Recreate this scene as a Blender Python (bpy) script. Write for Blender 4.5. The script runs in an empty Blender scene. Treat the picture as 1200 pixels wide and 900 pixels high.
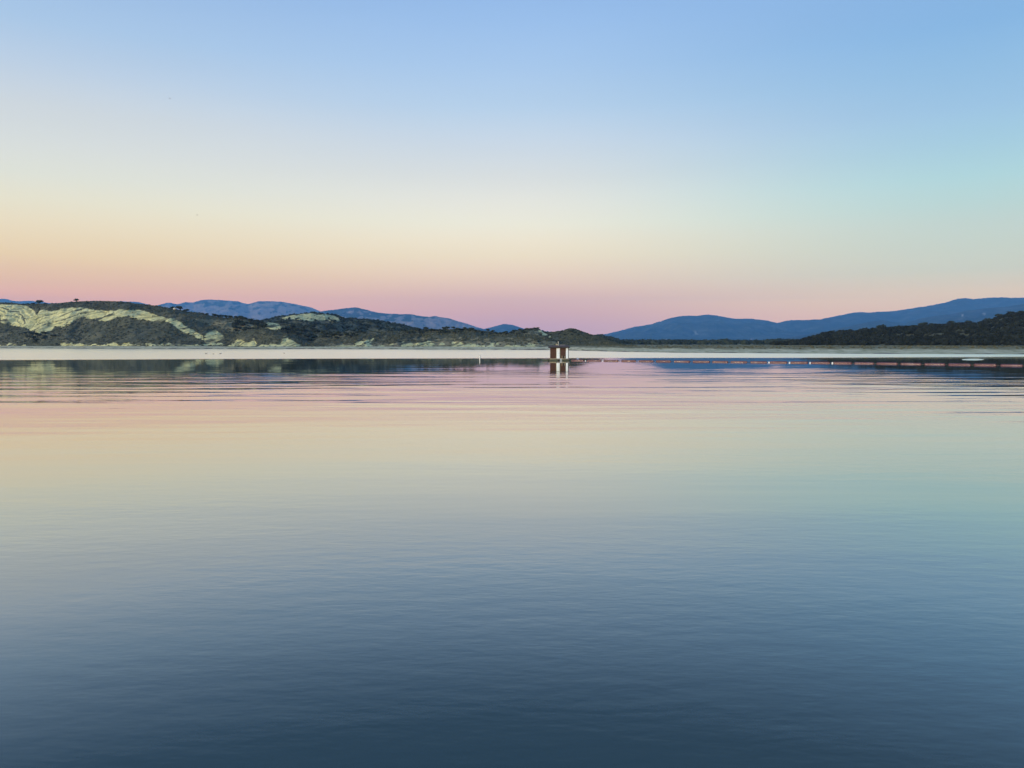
import bpy, math, random
import numpy as np
from mathutils import Vector, Matrix

# ------------------------------------------------------------------ camera, sky, sun, exposure
sc = bpy.context.scene
C = sc.collection
R = math.radians
EYE = 3.3                      # eye height above the lake
F = 900.0                      # focal length in photo pixels (1200 wide)
PITCH = math.atan(46.0 / F)    # looking slightly down

cam_d = bpy.data.cameras.new("camera")
cam_d.sensor_width = 36.0
cam_d.lens = 36.0 * F / 1200.0
cam_d.clip_start = 0.1
cam_d.clip_end = 90000
cam = bpy.data.objects.new("camera", cam_d)
cam.location = (0, 0, EYE)
cam.rotation_euler = (math.pi / 2 - PITCH, 0, 0)
C.objects.link(cam)
sc.camera = cam

SUN_ELEV, SUN_AZ = R(10), R(220)        # azimuth clockwise from +Y: behind the camera, a little left
SUN_STRENGTH = 2.8

def sl(c):                              # sRGB 0..255 -> linear
    return tuple(((v / 255.0) / 12.92 if v / 255.0 <= 0.04045 else ((v / 255.0 + 0.055) / 1.055) ** 2.4) for v in c)

world = bpy.data.worlds.new("World")
sc.world = world
world.use_nodes = True
nt = world.node_tree
nt.nodes.clear()
W = nt.nodes.new

def ramp(node, stops, interp='EASE'):
    cr = node.color_ramp
    cr.interpolation = interp
    while len(cr.elements) > 1:
        cr.elements.remove(cr.elements[-1])
    for i, (p, c) in enumerate(stops):
        e = cr.elements[0] if i == 0 else cr.elements.new(p)
        e.position = p
        e.color = tuple(c) + (1.0,)

# dusk sky: glow bands by elevation, warmer to the left (sunset side), cooler to the right
HAZE_DENSITY = 4.6e-5
HAZE_COLOR = (0.17, 0.50, 1.0)
HAZE_TOP, HAZE_FAR = 1320.0, 21800.0
AIR = (0.060, 0.205, 0.49)              # light the haze itself adds over a very long path

def sky_stops(px, rows):
    """rows: (photo row, colour seen through the haze) -> (elevation, colour of the sky behind the haze)"""
    out = []
    u = (px - 600.0) / F
    for py, c in rows:
        v = (450.0 - py) / F
        d = Vector((u, math.cos(PITCH) + v * math.sin(PITCH), -math.sin(PITCH) + v * math.cos(PITCH))).normalized()
        e = max(d.z, 0.0)
        L = min(HAZE_FAR / d.y, (HAZE_TOP - EYE) / max(e, 1e-4))
        T = math.exp(-HAZE_DENSITY * L)
        c = sl(c)
        out.append((math.degrees(math.asin(e)), tuple(max(0.02, (c[k] - AIR[k] * (1 - T)) / T) for k in range(3))))
    return out[::-1] + [(27, sl((140, 178, 230))), (45, sl((120, 160, 220))), (90, sl((100, 142, 210)))]

SKY_L = sky_stops(60, [(25, (168, 197, 228)), (75, (186, 205, 226)), (125, (204, 213, 220)), (165, (213, 219, 219)), (205, (220, 223, 213)), (235, (227, 223, 203)), (260, (230, 218, 192)),
                       (300, (227, 204, 173)), (315, (223, 193, 170)), (330, (219, 184, 170)), (345, (216, 174, 172)), (365, (208, 166, 176)), (404, (196, 158, 180))])
SKY_C = sky_stops(600, [(25, (154, 190, 233)), (75, (166, 198, 234)), (125, (180, 206, 232)), (165, (199, 214, 229)), (205, (214, 220, 222)), (235, (226, 227, 220)), (262, (232, 230, 215)),
                        (282, (234, 225, 205)), (300, (231, 218, 196)), (330, (221, 197, 186)), (348, (207, 178, 182)), (365, (198, 168, 182)), (382, (186, 162, 188)), (404, (172, 158, 190))])
SKY_R = sky_stops(1140, [(25, (134, 180, 224)), (75, (144, 187, 224)), (125, (154, 193, 224)), (165, (163, 202, 222)), (205, (173, 210, 217)), (235, (182, 210, 210)), (260, (190, 208, 204)),
                         (290, (195, 206, 198)), (315, (197, 202, 193)), (332, (206, 198, 188)), (348, (212, 194, 184)), (370, (210, 184, 182)), (404, (200, 172, 182))])

tc = W("ShaderNodeTexCoord")
sep = W("ShaderNodeSeparateXYZ")
nt.links.new(tc.outputs["Generated"], sep.inputs[0])
elev = W("ShaderNodeMath"); elev.operation = 'ARCSINE'
nt.links.new(sep.outputs["Z"], elev.inputs[0])
ef = W("ShaderNodeMath"); ef.operation = 'DIVIDE'; ef.inputs[1].default_value = math.pi / 2
nt.links.new(elev.outputs[0], ef.inputs[0])
es = W("ShaderNodeMath"); es.operation = 'POWER'; es.inputs[1].default_value = 0.5   # spread the low bands over the ramp
mx0 = W("ShaderNodeMath"); mx0.operation = 'MAXIMUM'; mx0.inputs[1].default_value = 0.0
nt.links.new(ef.outputs[0], mx0.inputs[0]); nt.links.new(mx0.outputs[0], es.inputs[0])
rr = []
for st in (SKY_L, SKY_C, SKY_R):
    n = W("ShaderNodeValToRGB")
    ramp(n, [((e / 90.0) ** 0.5, c) for e, c in st], 'LINEAR')
    nt.links.new(es.outputs[0], n.inputs[0])
    rr.append(n)
hx = W("ShaderNodeVectorMath"); hx.operation = 'NORMALIZE'
cmb = W("ShaderNodeCombineXYZ")
nt.links.new(sep.outputs["X"], cmb.inputs[0]); nt.links.new(sep.outputs["Y"], cmb.inputs[1])
nt.links.new(cmb.outputs[0], hx.inputs[0])
sep2 = W("ShaderNodeSeparateXYZ"); nt.links.new(hx.outputs[0], sep2.inputs[0])
mL = W("ShaderNodeMapRange"); mL.interpolation_type = 'SMOOTHSTEP'
mL.inputs["From Min"].default_value = -0.56; mL.inputs["From Max"].default_value = 0.04
mR = W("ShaderNodeMapRange"); mR.interpolation_type = 'SMOOTHSTEP'
mR.inputs["From Min"].default_value = -0.02; mR.inputs["From Max"].default_value = 0.56
for m in (mL, mR):
    nt.links.new(sep2.outputs["X"], m.inputs["Value"])
mixA = W("ShaderNodeMix"); mixA.data_type = 'RGBA'
mixB = W("ShaderNodeMix"); mixB.data_type = 'RGBA'
nt.links.new(mL.outputs[0], mixA.inputs[0]); nt.links.new(rr[0].outputs[0], mixA.inputs[6]); nt.links.new(rr[1].outputs[0], mixA.inputs[7])
nt.links.new(mR.outputs[0], mixB.inputs[0]); nt.links.new(mixA.outputs[2], mixB.inputs[6]); nt.links.new(rr[2].outputs[0], mixB.inputs[7])
# very faint wisps so the bands are not ruler-straight
wn = W("ShaderNodeTexNoise"); wn.inputs["Scale"].default_value = 2.2; wn.inputs["Detail"].default_value = 4
wm = W("ShaderNodeMapping"); wm.inputs["Scale"].default_value = (1, 1, 7)
nt.links.new(tc.outputs["Generated"], wm.inputs[0]); nt.links.new(wm.outputs[0], wn.inputs["Vector"])
wr = W("ShaderNodeMapRange"); wr.inputs["To Min"].default_value = 0.97; wr.inputs["To Max"].default_value = 1.03
nt.links.new(wn.outputs[0], wr.inputs["Value"])
wmul = W("ShaderNodeVectorMath"); wmul.operation = 'SCALE'
nt.links.new(mixB.outputs[2], wmul.inputs[0]); nt.links.new(wr.outputs[0], wmul.inputs["Scale"])
bg1 = W("ShaderNodeBackground"); bg1.inputs[1].default_value = 1.0
nt.links.new(wmul.outputs[0], bg1.inputs[0])
sky = W("ShaderNodeTexSky"); sky.sky_type = 'NISHITA'; sky.sun_disc = False
sky.sun_elevation = SUN_ELEV; sky.sun_rotation = SUN_AZ
bg2 = W("ShaderNodeBackground"); bg2.inputs[1].default_value = 0.002
nt.links.new(sky.outputs[0], bg2.inputs[0])
addw = W("ShaderNodeAddShader")
nt.links.new(bg1.outputs[0], addw.inputs[0]); nt.links.new(bg2.outputs[0], addw.inputs[1])
outw = W("ShaderNodeOutputWorld"); nt.links.new(addw.outputs[0], outw.inputs[0])

sun_d = bpy.data.lights.new("sun", 'SUN')
sun_d.energy = SUN_STRENGTH; sun_d.angle = R(14); sun_d.color = (1.0, 0.87, 0.60)
sun = bpy.data.objects.new("sun", sun_d); C.objects.link(sun)
sdir = Vector((math.sin(SUN_AZ) * math.cos(SUN_ELEV), math.cos(SUN_AZ) * math.cos(SUN_ELEV), math.sin(SUN_ELEV)))
sun.rotation_euler = sdir.to_track_quat('Z', 'Y').to_euler()
sun.location = sdir * 500

vs = sc.view_settings
vs.view_transform = 'Standard'; vs.look = 'None'; vs.exposure = 0.0; vs.gamma = 1.0; vs.use_curve_mapping = False
sc.cycles.use_denoising = True
sc.cycles.volume_bounces = 1
sc.cycles.max_bounces = 6

# ------------------------------------------------------------------ helpers
rng = np.random.default_rng(11)
random.seed(5)
cp, sp = math.cos(PITCH), math.sin(PITCH)

def zat(px, py, Y):
    """height of the point that lies Y metres ahead and shows at photo pixel (px, py)"""
    v = (450.0 - py) / F
    return EYE + Y * (-sp + v * cp) / (cp + v * sp)

def xat(px, py, Y):
    v = (450.0 - py) / F
    return Y * ((px - 600.0) / F) / (cp + v * sp)

def at(px, py, Y):
    return Vector((float(xat(px, py, Y)), float(Y), float(zat(px, py, Y))))

def water_Y(py):
    """distance ahead of the point of the lake surface that shows at row py"""
    v = (450.0 - py) / F
    return -EYE * (cp + v * sp) / (-sp + v * cp)

def proj(X, Y, Z):
    dz = Z - EYE
    d = Y * cp - dz * sp
    u = Y * sp + dz * cp
    return 600 + F * X / d, 450 - F * u / d

def tag(o, label=None, cat=None, group=None, kind=None):
    if label: o['label'] = label
    if cat: o['category'] = cat
    if group: o['group'] = group
    if kind: o['kind'] = kind
    return o

def _grad(ix, iy, seed):
    h = (ix.astype(np.int64) * 374761393 + iy.astype(np.int64) * 668265263 + seed * 982451653) & 0xffffffff
    h = ((h ^ (h >> 13)) * 1274126177) & 0xffffffff
    a = (h & 0xffff) / 65536.0 * 2 * np.pi
    return np.cos(a), np.sin(a)

def perlin(x, y, seed=0):
    ix, iy = np.floor(x), np.floor(y)
    fx, fy = x - ix, y - iy
    u, v = fx * fx * fx * (fx * (fx * 6 - 15) + 10), fy * fy * fy * (fy * (fy * 6 - 15) + 10)
    def g(dx, dy):
        gx, gy = _grad(ix + dx, iy + dy, seed)
        return gx * (fx - dx) + gy * (fy - dy)
    a = g(0, 0) * (1 - u) + g(1, 0) * u
    b = g(0, 1) * (1 - u) + g(1, 1) * u
    return (a * (1 - v) + b * v) * 1.5

def fbm(x, y, seed=0, octv=4, gain=0.5):
    s, a, t = 0.0, 1.0, 0.0
    for i in range(octv):
        s = s + a * perlin(x * 2 ** i, y * 2 ** i, seed + i * 17)
        t += a; a *= gain
    return s / t

def ridged(x, y, seed=0, octv=4):
    s, a, t = 0.0, 1.0, 0.0
    for i in range(octv):
        s = s + a * (1 - np.abs(perlin(x * 2 ** i, y * 2 ** i, seed + i * 23)) * 2)
        t += a; a *= 0.5
    return s / t

def in_poly(x, y, poly):
    inside = np.zeros(x.shape, bool)
    n = len(poly)
    for i in range(n):
        x1, y1 = poly[i]; x2, y2 = poly[(i + 1) % n]
        if y1 == y2: continue
        c = (y1 > y) != (y2 > y)
        inside ^= c & (x < (x2 - x1) * (y - y1) / (y2 - y1) + x1)
    return inside

def mesh_np(name, V, Fc, mat, smooth=True, attrs=None):
    me = bpy.data.meshes.new(name)
    V = np.asarray(V, np.float32); Fc = np.asarray(Fc, np.int32)
    k = Fc.shape[1]
    me.vertices.add(len(V)); me.vertices.foreach_set("co", V.ravel())
    me.loops.add(Fc.size); me.loops.foreach_set("vertex_index", Fc.ravel())
    me.polygons.add(len(Fc)); me.polygons.foreach_set("loop_start", np.arange(0, Fc.size, k, dtype=np.int32))
    me.update(calc_edges=True)
    me.polygons.foreach_set("use_smooth", np.full(len(Fc), smooth, bool))
    for an, av in (attrs or {}).items():
        a = me.attributes.new(an, 'FLOAT', 'POINT')
        a.data.foreach_set("value", np.asarray(av, np.float32).ravel())
    me.materials.append(mat)
    me.validate()
    return me

def link(name, me, parent=None):
    o = bpy.data.objects.new(name, me)
    C.objects.link(o)
    if parent is not None: o.parent = parent
    return o

def empty(name, loc, rz=0.0):
    o = bpy.data.objects.new(name, None)
    o.empty_display_size = 0.3
    o.location = loc; o.rotation_euler = (0, 0, rz)
    C.objects.link(o)
    return o

def grid_faces(nr, nc):
    i = np.arange(nr - 1)[:, None] * nc + np.arange(nc - 1)[None, :]
    return np.stack([i, i + 1, i + nc + 1, i + nc], -1).reshape(-1, 4)

class MB:
    """collects simple shapes into one mesh"""
    def __init__(self): self.v = []; self.f = []
    def add(self, v, f):
        o = len(self.v); self.v += [tuple(p) for p in v]; self.f += [tuple(i + o for i in q) for q in f]
    def box(self, x0, x1, y0, y1, z0, z1, b=0.0):
        if b <= 0:
            self.add([(x0, y0, z0), (x1, y0, z0), (x1, y1, z0), (x0, y1, z0), (x0, y0, z1), (x1, y0, z1), (x1, y1, z1), (x0, y1, z1)],
                     [(0, 3, 2, 1), (4, 5, 6, 7), (0, 1, 5, 4), (1, 2, 6, 5), (2, 3, 7, 6), (3, 0, 4, 7)])
            return
        rings = []
        for (z, i) in ((z0, b), (z0 + b, 0), (z1 - b, 0), (z1, b)):
            rings.append([(x0 + i + b, y0 + i, z), (x1 - i - b, y0 + i, z), (x1 - i, y0 + i + b, z), (x1 - i, y1 - i - b, z),
                          (x1 - i - b, y1 - i, z), (x0 + i + b, y1 - i, z), (x0 + i, y1 - i - b, z), (x0 + i, y0 + i + b, z)])
        self.loft(rings)
    def loft(self, rings, cap=True):
        n = len(rings[0]); v = [p for r in rings for p in r]; f = []
        for k in range(len(rings) - 1):
            for i in range(n):
                j = (i + 1) % n
                f.append((k * n + i, k * n + j, (k + 1) * n + j, (k + 1) * n + i))
        if cap:
            f.append(tuple(range(n))[::-1]); f.append(tuple((len(rings) - 1) * n + i for i in range(n)))
        self.add(v, f)
    def tube(self, pts, rad, n=8, sx=1.0, sz=1.0):
        pts = [Vector(p) for p in pts]
        if not hasattr(rad, '__len__'): rad = [rad] * len(pts)
        rings = []
        for i, p in enumerate(pts):
            d = (pts[min(i + 1, len(pts) - 1)] - pts[max(i - 1, 0)]).normalized()
            ref = Vector((0, 0, 1)) if abs(d.z) < 0.95 else Vector((0, 1, 0))
            a = d.cross(ref).normalized(); b = a.cross(d).normalized()
            rings.append([tuple(p + a * (math.cos(t) * rad[i] * sx) + b * (math.sin(t) * rad[i] * sz)) for t in [2 * math.pi * k / n for k in range(n)]])
        self.loft(rings)
    def lathe(self, prof, n=16):
        self.loft([[(r * math.cos(2 * math.pi * k / n), r * math.sin(2 * math.pi * k / n), z) for k in range(n)] for r, z in prof])
    def mesh(self, name, mat, smooth=False):
        me = bpy.data.meshes.new(name); me.from_pydata(self.v, [], self.f); me.update()
        import bmesh
        bm = bmesh.new(); bm.from_mesh(me); bmesh.ops.recalc_face_normals(bm, faces=bm.faces); bm.to_mesh(me); bm.free()
        if smooth:
            me.polygons.foreach_set("use_smooth", np.ones(len(me.polygons), bool))
            try: me.set_sharp_from_angle(angle=R(40))
            except Exception: pass
        me.materials.append(mat)
        return me
    def build(self, name, mat, parent=None, smooth=False):
        return link(name, self.mesh(name, mat, smooth), parent)

# ------------------------------------------------------------------ materials
def newmat(name):
    m = bpy.data.materials.new(name); m.use_nodes = True
    t = m.node_tree; t.nodes.clear()
    o = t.nodes.new("ShaderNodeOutputMaterial")
    return m, t, o

def nd(t, typ, **kw):
    n = t.nodes.new(typ)
    for k, v in kw.items(): setattr(n, k, v)
    return n

def noise_tex(t, scale, detail=4, mapping=None, rough=0.55):
    g = nd(t, "ShaderNodeNewGeometry")
    n = nd(t, "ShaderNodeTexNoise"); n.inputs["Scale"].default_value = scale; n.inputs["Detail"].default_value = detail
    n.inputs["Roughness"].default_value = rough
    if mapping:
        mp = nd(t, "ShaderNodeMapping"); mp.inputs["Scale"].default_value = mapping
        t.links.new(g.outputs["Position"], mp.inputs[0]); t.links.new(mp.outputs[0], n.inputs["Vector"])
    else:
        t.links.new(g.outputs["Position"], n.inputs["Vector"])
    return n

def cramp(t, src, stops):
    n = nd(t, "ShaderNodeValToRGB"); ramp(n, stops, 'LINEAR'); t.links.new(src, n.inputs[0]); return n

def mixc(t, fac, a, b):
    m = nd(t, "ShaderNodeMix", data_type='RGBA')
    for s, i in ((fac, 0), (a, 6), (b, 7)):
        if hasattr(s, 'is_linked') or hasattr(s, 'links'): t.links.new(s, m.inputs[i])
        else: m.inputs[i].default_value = s if i == 0 else tuple(s) + (1,)
    return m.outputs[2]

def plain(name, col, var=0.12, scale=3.0, rough=0.7, metal=0.0, spec=0.3, mapping=None, wear=None):
    m, t, o = newmat(name)
    b = nd(t, "ShaderNodeBsdfPrincipled")
    n = noise_tex(t, scale, 5, mapping)
    lo = tuple(c * (1 - var) for c in col); hi = tuple(min(1, c * (1 + var)) for c in col)
    r = cramp(t, n.outputs[0], [(0.3, lo), (0.7, hi)])
    src = r.outputs[0]
    if wear:
        w = noise_tex(t, scale * 0.6, 6, None, 0.7)
        wf = cramp(t, w.outputs[0], [(0.52, (0, 0, 0)), (0.66, (1, 1, 1))])
        src = mixc(t, wf.outputs[0], src, wear)
    t.links.new(src, b.inputs["Base Color"])
    b.inputs["Roughness"].default_value = rough; b.inputs["Metallic"].default_value = metal
    b.inputs["Specular IOR Level"].default_value = spec
    t.links.new(b.outputs[0], o.inputs[0])
    return m

def attr(t, name):
    a = nd(t, "ShaderNodeAttribute"); a.attribute_name = name; return a

def leaf_mat(name, stops):
    m, t, o = newmat(name)
    b = nd(t, "ShaderNodeBsdfPrincipled"); b.inputs["Roughness"].default_value = 0.75; b.inputs["Specular IOR Level"].default_value = 0.15
    a = attr(t, "tone")
    n = noise_tex(t, 0.35, 3)
    mt = nd(t, "ShaderNodeMath", operation='MULTIPLY_ADD'); mt.inputs[1].default_value = 0.45
    t.links.new(n.outputs[0], mt.inputs[0]); t.links.new(a.outputs["Fac"], mt.inputs[2])
    r = cramp(t, mt.outputs[0], stops)
    t.links.new(r.outputs[0], b.inputs["Base Color"])
    t.links.new(b.outputs[0], o.inputs[0])
    return m

def hill_mat(name, soil_stops, rock_stops, grass_stops, soil_scale=0.05, strata=(0.05, 0.05, 0.45), bump=0.6, bed=0.06, rock_dark=(0.075, 0.08, 0.055)):
    """soil and low scrub, with bare rock and dry grass where the attributes say so"""
    m, t, o = newmat(name)
    b = nd(t, "ShaderNodeBsdfPrincipled"); b.inputs["Roughness"].default_value = 0.9; b.inputs["Specular IOR Level"].default_value = 0.1
    n1 = noise_tex(t, soil_scale, 8, None, 0.62)
    soil = cramp(t, n1.outputs[0], soil_stops)
    n2 = noise_tex(t, 1.0, 6, strata, 0.62)
    rock0 = cramp(t, n2.outputs[0], rock_stops)
    bj = nd(t, "ShaderNodeMath", operation='MULTIPLY_ADD'); bj.inputs[1].default_value = 5.0 if bed > 0.02 else 60.0
    t.links.new(noise_tex(t, bed * 1.6, 5, None, 0.6).outputs[0], bj.inputs[0]); t.links.new(attr(t, "bed").outputs["Fac"], bj.inputs[2])
    n1d = nd(t, "ShaderNodeTexNoise", noise_dimensions='1D'); n1d.inputs["Scale"].default_value = bed * 4.5; n1d.inputs["Detail"].default_value = 3
    t.links.new(bj.outputs[0], n1d.inputs["W"])
    wl_ = cramp(t, n1d.outputs[0], [(0.37, (1, 1, 1)), (0.43, (0.7, 0.7, 0.7)), (0.49, (0, 0, 0))])
    gate = cramp(t, noise_tex(t, bed * 0.9, 5, None, 0.65).outputs[0], [(0.36, (0, 0, 0)), (0.50, (1, 1, 1))])
    gul_ = cramp(t, noise_tex(t, 1.0, 6, (bed * 4.5, bed * 1.5, bed * 0.9), 0.65).outputs[0], [(0.57, (0, 0, 0)), (0.69, (1, 1, 1))])
    mm = nd(t, "ShaderNodeMath", operation='MULTIPLY'); t.links.new(wl_.outputs[0], mm.inputs[0]); t.links.new(gate.outputs[0], mm.inputs[1])
    wf = nd(t, "ShaderNodeMath", operation='MAXIMUM'); t.links.new(mm.outputs[0], wf.inputs[0]); t.links.new(gul_.outputs[0], wf.inputs[1])
    rockc = mixc(t, wf.outputs[0], rock0.outputs[0], rock_dark)
    n3 = noise_tex(t, soil_scale * 2.3, 6, None, 0.6)
    grass = cramp(t, n3.outputs[0], grass_stops)
    c = mixc(t, attr(t, "grass").outputs["Fac"], soil.outputs[0], grass.outputs[0])
    c = mixc(t, attr(t, "rock").outputs["Fac"], c, rockc)
    t.links.new(c, b.inputs["Base Color"])
    n4 = noise_tex(t, soil_scale * 9, 5)
    bp = nd(t, "ShaderNodeBump"); bp.inputs["Strength"].default_value = bump; bp.inputs["Distance"].default_value = 1.0
    t.links.new(n4.outputs[0], bp.inputs["Height"]); t.links.new(bp.outputs[0], b.inputs["Normal"])
    t.links.new(b.outputs[0], o.inputs[0])
    return m

ROCK = [(0.30, (0.24, 0.22, 0.11)), (0.42, (0.47, 0.46, 0.22)), (0.55, (0.58, 0.575, 0.29)), (0.72, (0.65, 0.635, 0.36))]
M_HILL = hill_mat("scrub hillside", [(0.30, (0.045, 0.052, 0.036)), (0.5, (0.085, 0.092, 0.060)), (0.70, (0.14, 0.138, 0.088))], ROCK,
                  [(0.3, (0.13, 0.125, 0.072)), (0.55, (0.21, 0.195, 0.115)), (0.75, (0.32, 0.28, 0.17))])
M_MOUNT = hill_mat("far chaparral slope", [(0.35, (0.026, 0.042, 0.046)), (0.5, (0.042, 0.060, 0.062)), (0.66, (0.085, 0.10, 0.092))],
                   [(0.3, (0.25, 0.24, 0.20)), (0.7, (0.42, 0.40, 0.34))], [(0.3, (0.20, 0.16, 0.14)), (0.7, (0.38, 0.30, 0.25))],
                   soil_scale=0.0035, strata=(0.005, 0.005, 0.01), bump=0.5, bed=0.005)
M_SHRUB = leaf_mat("chaparral leaves", [(0.25, (0.050, 0.060, 0.042)), (0.55, (0.078, 0.088, 0.060)), (0.8, (0.105, 0.112, 0.074)), (0.95, (0.135, 0.135, 0.086))])
M_OAK = leaf_mat("oak leaves", [(0.25, (0.018, 0.026, 0.018)), (0.6, (0.034, 0.045, 0.030)), (0.95, (0.055, 0.066, 0.042))])
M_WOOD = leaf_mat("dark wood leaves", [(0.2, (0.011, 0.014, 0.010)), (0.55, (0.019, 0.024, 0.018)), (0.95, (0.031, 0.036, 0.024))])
M_BARK = plain("oak bark", (0.09, 0.075, 0.06), 0.3, 4.0, 0.9)

# ------------------------------------------------------------------ the lake
def lake_material():
    m, t, o = newmat("lake water")
    g = nd(t, "ShaderNodeNewGeometry")
    sepp = nd(t, "ShaderNodeSeparateXYZ"); t.links.new(g.outputs["Position"], sepp.inputs[0])
    def mp(scale, rot=0.0, off=(0, 0, 0)):
        n = nd(t, "ShaderNodeMapping"); n.inputs["Scale"].default_value = scale; n.inputs["Rotation"].default_value = (0, 0, rot)
        n.inputs["Location"].default_value = off
        t.links.new(g.outputs["Position"], n.inputs[0]); return n
    def nz(mapn, scale, detail, rough=0.5):
        n = nd(t, "ShaderNodeTexNoise"); n.inputs["Scale"].default_value = scale; n.inputs["Detail"].default_value = detail
        n.inputs["Roughness"].default_value = rough
        t.links.new(mapn.outputs[0], n.inputs["Vector"]); return n
    def math_(op, a, b=None, c=None):
        n = nd(t, "ShaderNodeMath", operation=op)
        for i, s in enumerate((a, b, c)):
            if s is None: continue
            if isinstance(s, (int, float)): n.inputs[i].default_value = s
            else: t.links.new(s, n.inputs[i])
        return n.outputs[0]
    def mrange(v, a, b, c=0.0, d=1.0, smooth=True):
        n = nd(t, "ShaderNodeMapRange"); n.interpolation_type = 'SMOOTHSTEP' if smooth else 'LINEAR'
        for k, s in (("From Min", a), ("From Max", b), ("To Min", c), ("To Max", d)): n.inputs[k].default_value = s
        t.links.new(v, n.inputs["Value"]); return n.outputs[0]
    X, Y = sepp.outputs["X"], sepp.outputs["Y"]
    # wind: the far water is ruffled, the near basin behind the boom is calm
    edge = nz(mp((0.006, 0.02, 1)), 1.0, 3)
    # ruffled water starts about 172 m out on the left, 205 m on the right
    line = math_('MULTIPLY_ADD', X, 0.16, 184.0)
    wob = math_('MULTIPLY_ADD', edge.outputs[0], 26.0, -13.0)
    d = math_('SUBTRACT', Y, math_('ADD', line, wob))
    ruff = mrange(d, -6.0, 10.0)
    # one small wind-ruffled patch beyond the boom on the right
    px, py = math_('MULTIPLY_ADD', Y, -PATCH[0] / PATCH[1], X), math_('SUBTRACT', Y, PATCH[1])   # the cat's-paw runs along a slanting gust
    pw = nz(mp((0.3, 0.05, 1)), 1.0, 2)
    e2 = math_('ADD', math_('POWER', math_('DIVIDE', px, PATCH[2]), 2.0), math_('POWER', math_('DIVIDE', py, PATCH[3]), 2.0))
    e2 = math_('ADD', e2, math_('MULTIPLY_ADD', pw.outputs[0], 0.24, -0.12))
    patch = mrange(e2, 0.75, 1.15, 1.0, 0.0)
    ruff = math_('MAXIMUM', ruff, patch)
    # swell and ripples (heights in metres)
    wav1 = nz(mp((0.070, 0.32, 1), R(4)), 1.0, 2, 0.45)
    wav2 = nz(mp((0.11, 0.72, 1), R(-4), (3, 7, 0)), 1.0, 2, 0.5)
    wav3 = nz(mp((1.1, 2.9, 1), R(16), (13, 1, 0)), 1.0, 3, 0.55)
    wav4 = nz(mp((2.4, 5.5, 1), R(-24), (1, 5, 0)), 1.0, 2, 0.55)
    amp_n = nz(mp((0.02, 0.045, 1), R(8)), 1.0, 3)
    amp = mrange(amp_n.outputs[0], 0.35, 0.65, 0.35, 1.0)
    far = mrange(Y, 62.0, 112.0, 1.0, 0.17)
    near = mrange(Y, 14.0, 56.0, 0.17, 1.0)
    swell = math_('MULTIPLY', math_('MULTIPLY', amp, far), near)
    fine = math_('MULTIPLY', mrange(nz(mp((0.05, 0.12, 1), R(-18), (40, 0, 0)), 1.0, 3).outputs[0], 0.40, 0.66, 0.10, 1.0), mrange(Y, 20.0, 80.0, 1.0, 0.15))
    h = math_('MULTIPLY', wav1.outputs[0], 0.112)
    h = math_('MULTIPLY_ADD', wav2.outputs[0], 0.030, h)
    h = math_('MULTIPLY', h, swell)
    f = math_('MULTIPLY', wav3.outputs[0], 0.0042)
    f = math_('MULTIPLY_ADD', wav4.outputs[0], 0.0018, f)
    h = math_('MULTIPLY_ADD', f, fine, h)
    bp = nd(t, "ShaderNodeBump"); bp.inputs["Strength"].default_value = 1.0; bp.inputs["Distance"].default_value = 1.0
    t.links.new(h, bp.inputs["Height"])
    fr = nd(t, "ShaderNodeFresnel"); fr.inputs["IOR"].default_value = 1.333; t.links.new(bp.outputs[0], fr.inputs["Normal"])
    frc = cramp(t, fr.outputs[0], [(0.0, (0, 0, 0)), (0.02, (0.02,) * 3), (0.075, (0.085,) * 3), (0.135, (0.30,) * 3), (0.19, (0.45,) * 3), (0.28, (0.57,) * 3), (0.52, (0.82,) * 3), (0.75, (0.94,) * 3), (1.0, (1.0,) * 3)])
    dif = nd(t, "ShaderNodeBsdfDiffuse"); dif.inputs[0].default_value = (0.020, 0.050, 0.050, 1)
    gl = nd(t, "ShaderNodeBsdfGlossy", distribution='BECKMANN'); gl.inputs["Color"].default_value = (0.98, 0.98, 0.94, 1)
    rg = math_('MULTIPLY_ADD', ruff, 0.27, 0.02)
    t.links.new(rg, gl.inputs["Roughness"])
    t.links.new(bp.outputs[0], gl.inputs["Normal"])
    mx = nd(t, "ShaderNodeMixShader"); t.links.new(frc.outputs[0], mx.inputs[0])
    t.links.new(dif.outputs[0], mx.inputs[1]); t.links.new(gl.outputs[0], mx.inputs[2])
    t.links.new(mx.outputs[0], o.inputs[0])
    return m

pY = water_Y(421.3); pc = at(1140, 421.3, pY)
PATCH = (pc.x, pY, 2.6, 10.5)
M_LAKE = lake_material()
lake = MB()
lake.add([(-2600, -600, 0), (2600, -600, 0), (2600, 1500, 0), (-2600, 1500, 0)], [(0, 1, 2, 3)])
tag(lake.build("lake", M_LAKE), "calm lake mirroring the dusk sky, ruffled by wind towards the far shore", "lake", kind="structure")

# ------------------------------------------------------------------ shore and low ground
SHORE = [(-900, 407.0), (-100, 407.3), (0, 407.7), (200, 408.7), (400, 409.2), (520, 409.6), (600, 410.0), (655, 410.3), (690, 411.3), (740, 412.5),
         (800, 413.4), (900, 413.9), (1000, 414.5), (1100, 414.9), (1200, 415.2), (1300, 415.5), (2000, 416.0)]
SX = np.array([p[0] for p in SHORE]); SY = np.array([p[1] for p in SHORE])
def shore_Y(px):
    return water_Y(np.interp(px, SX, SY))

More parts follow.
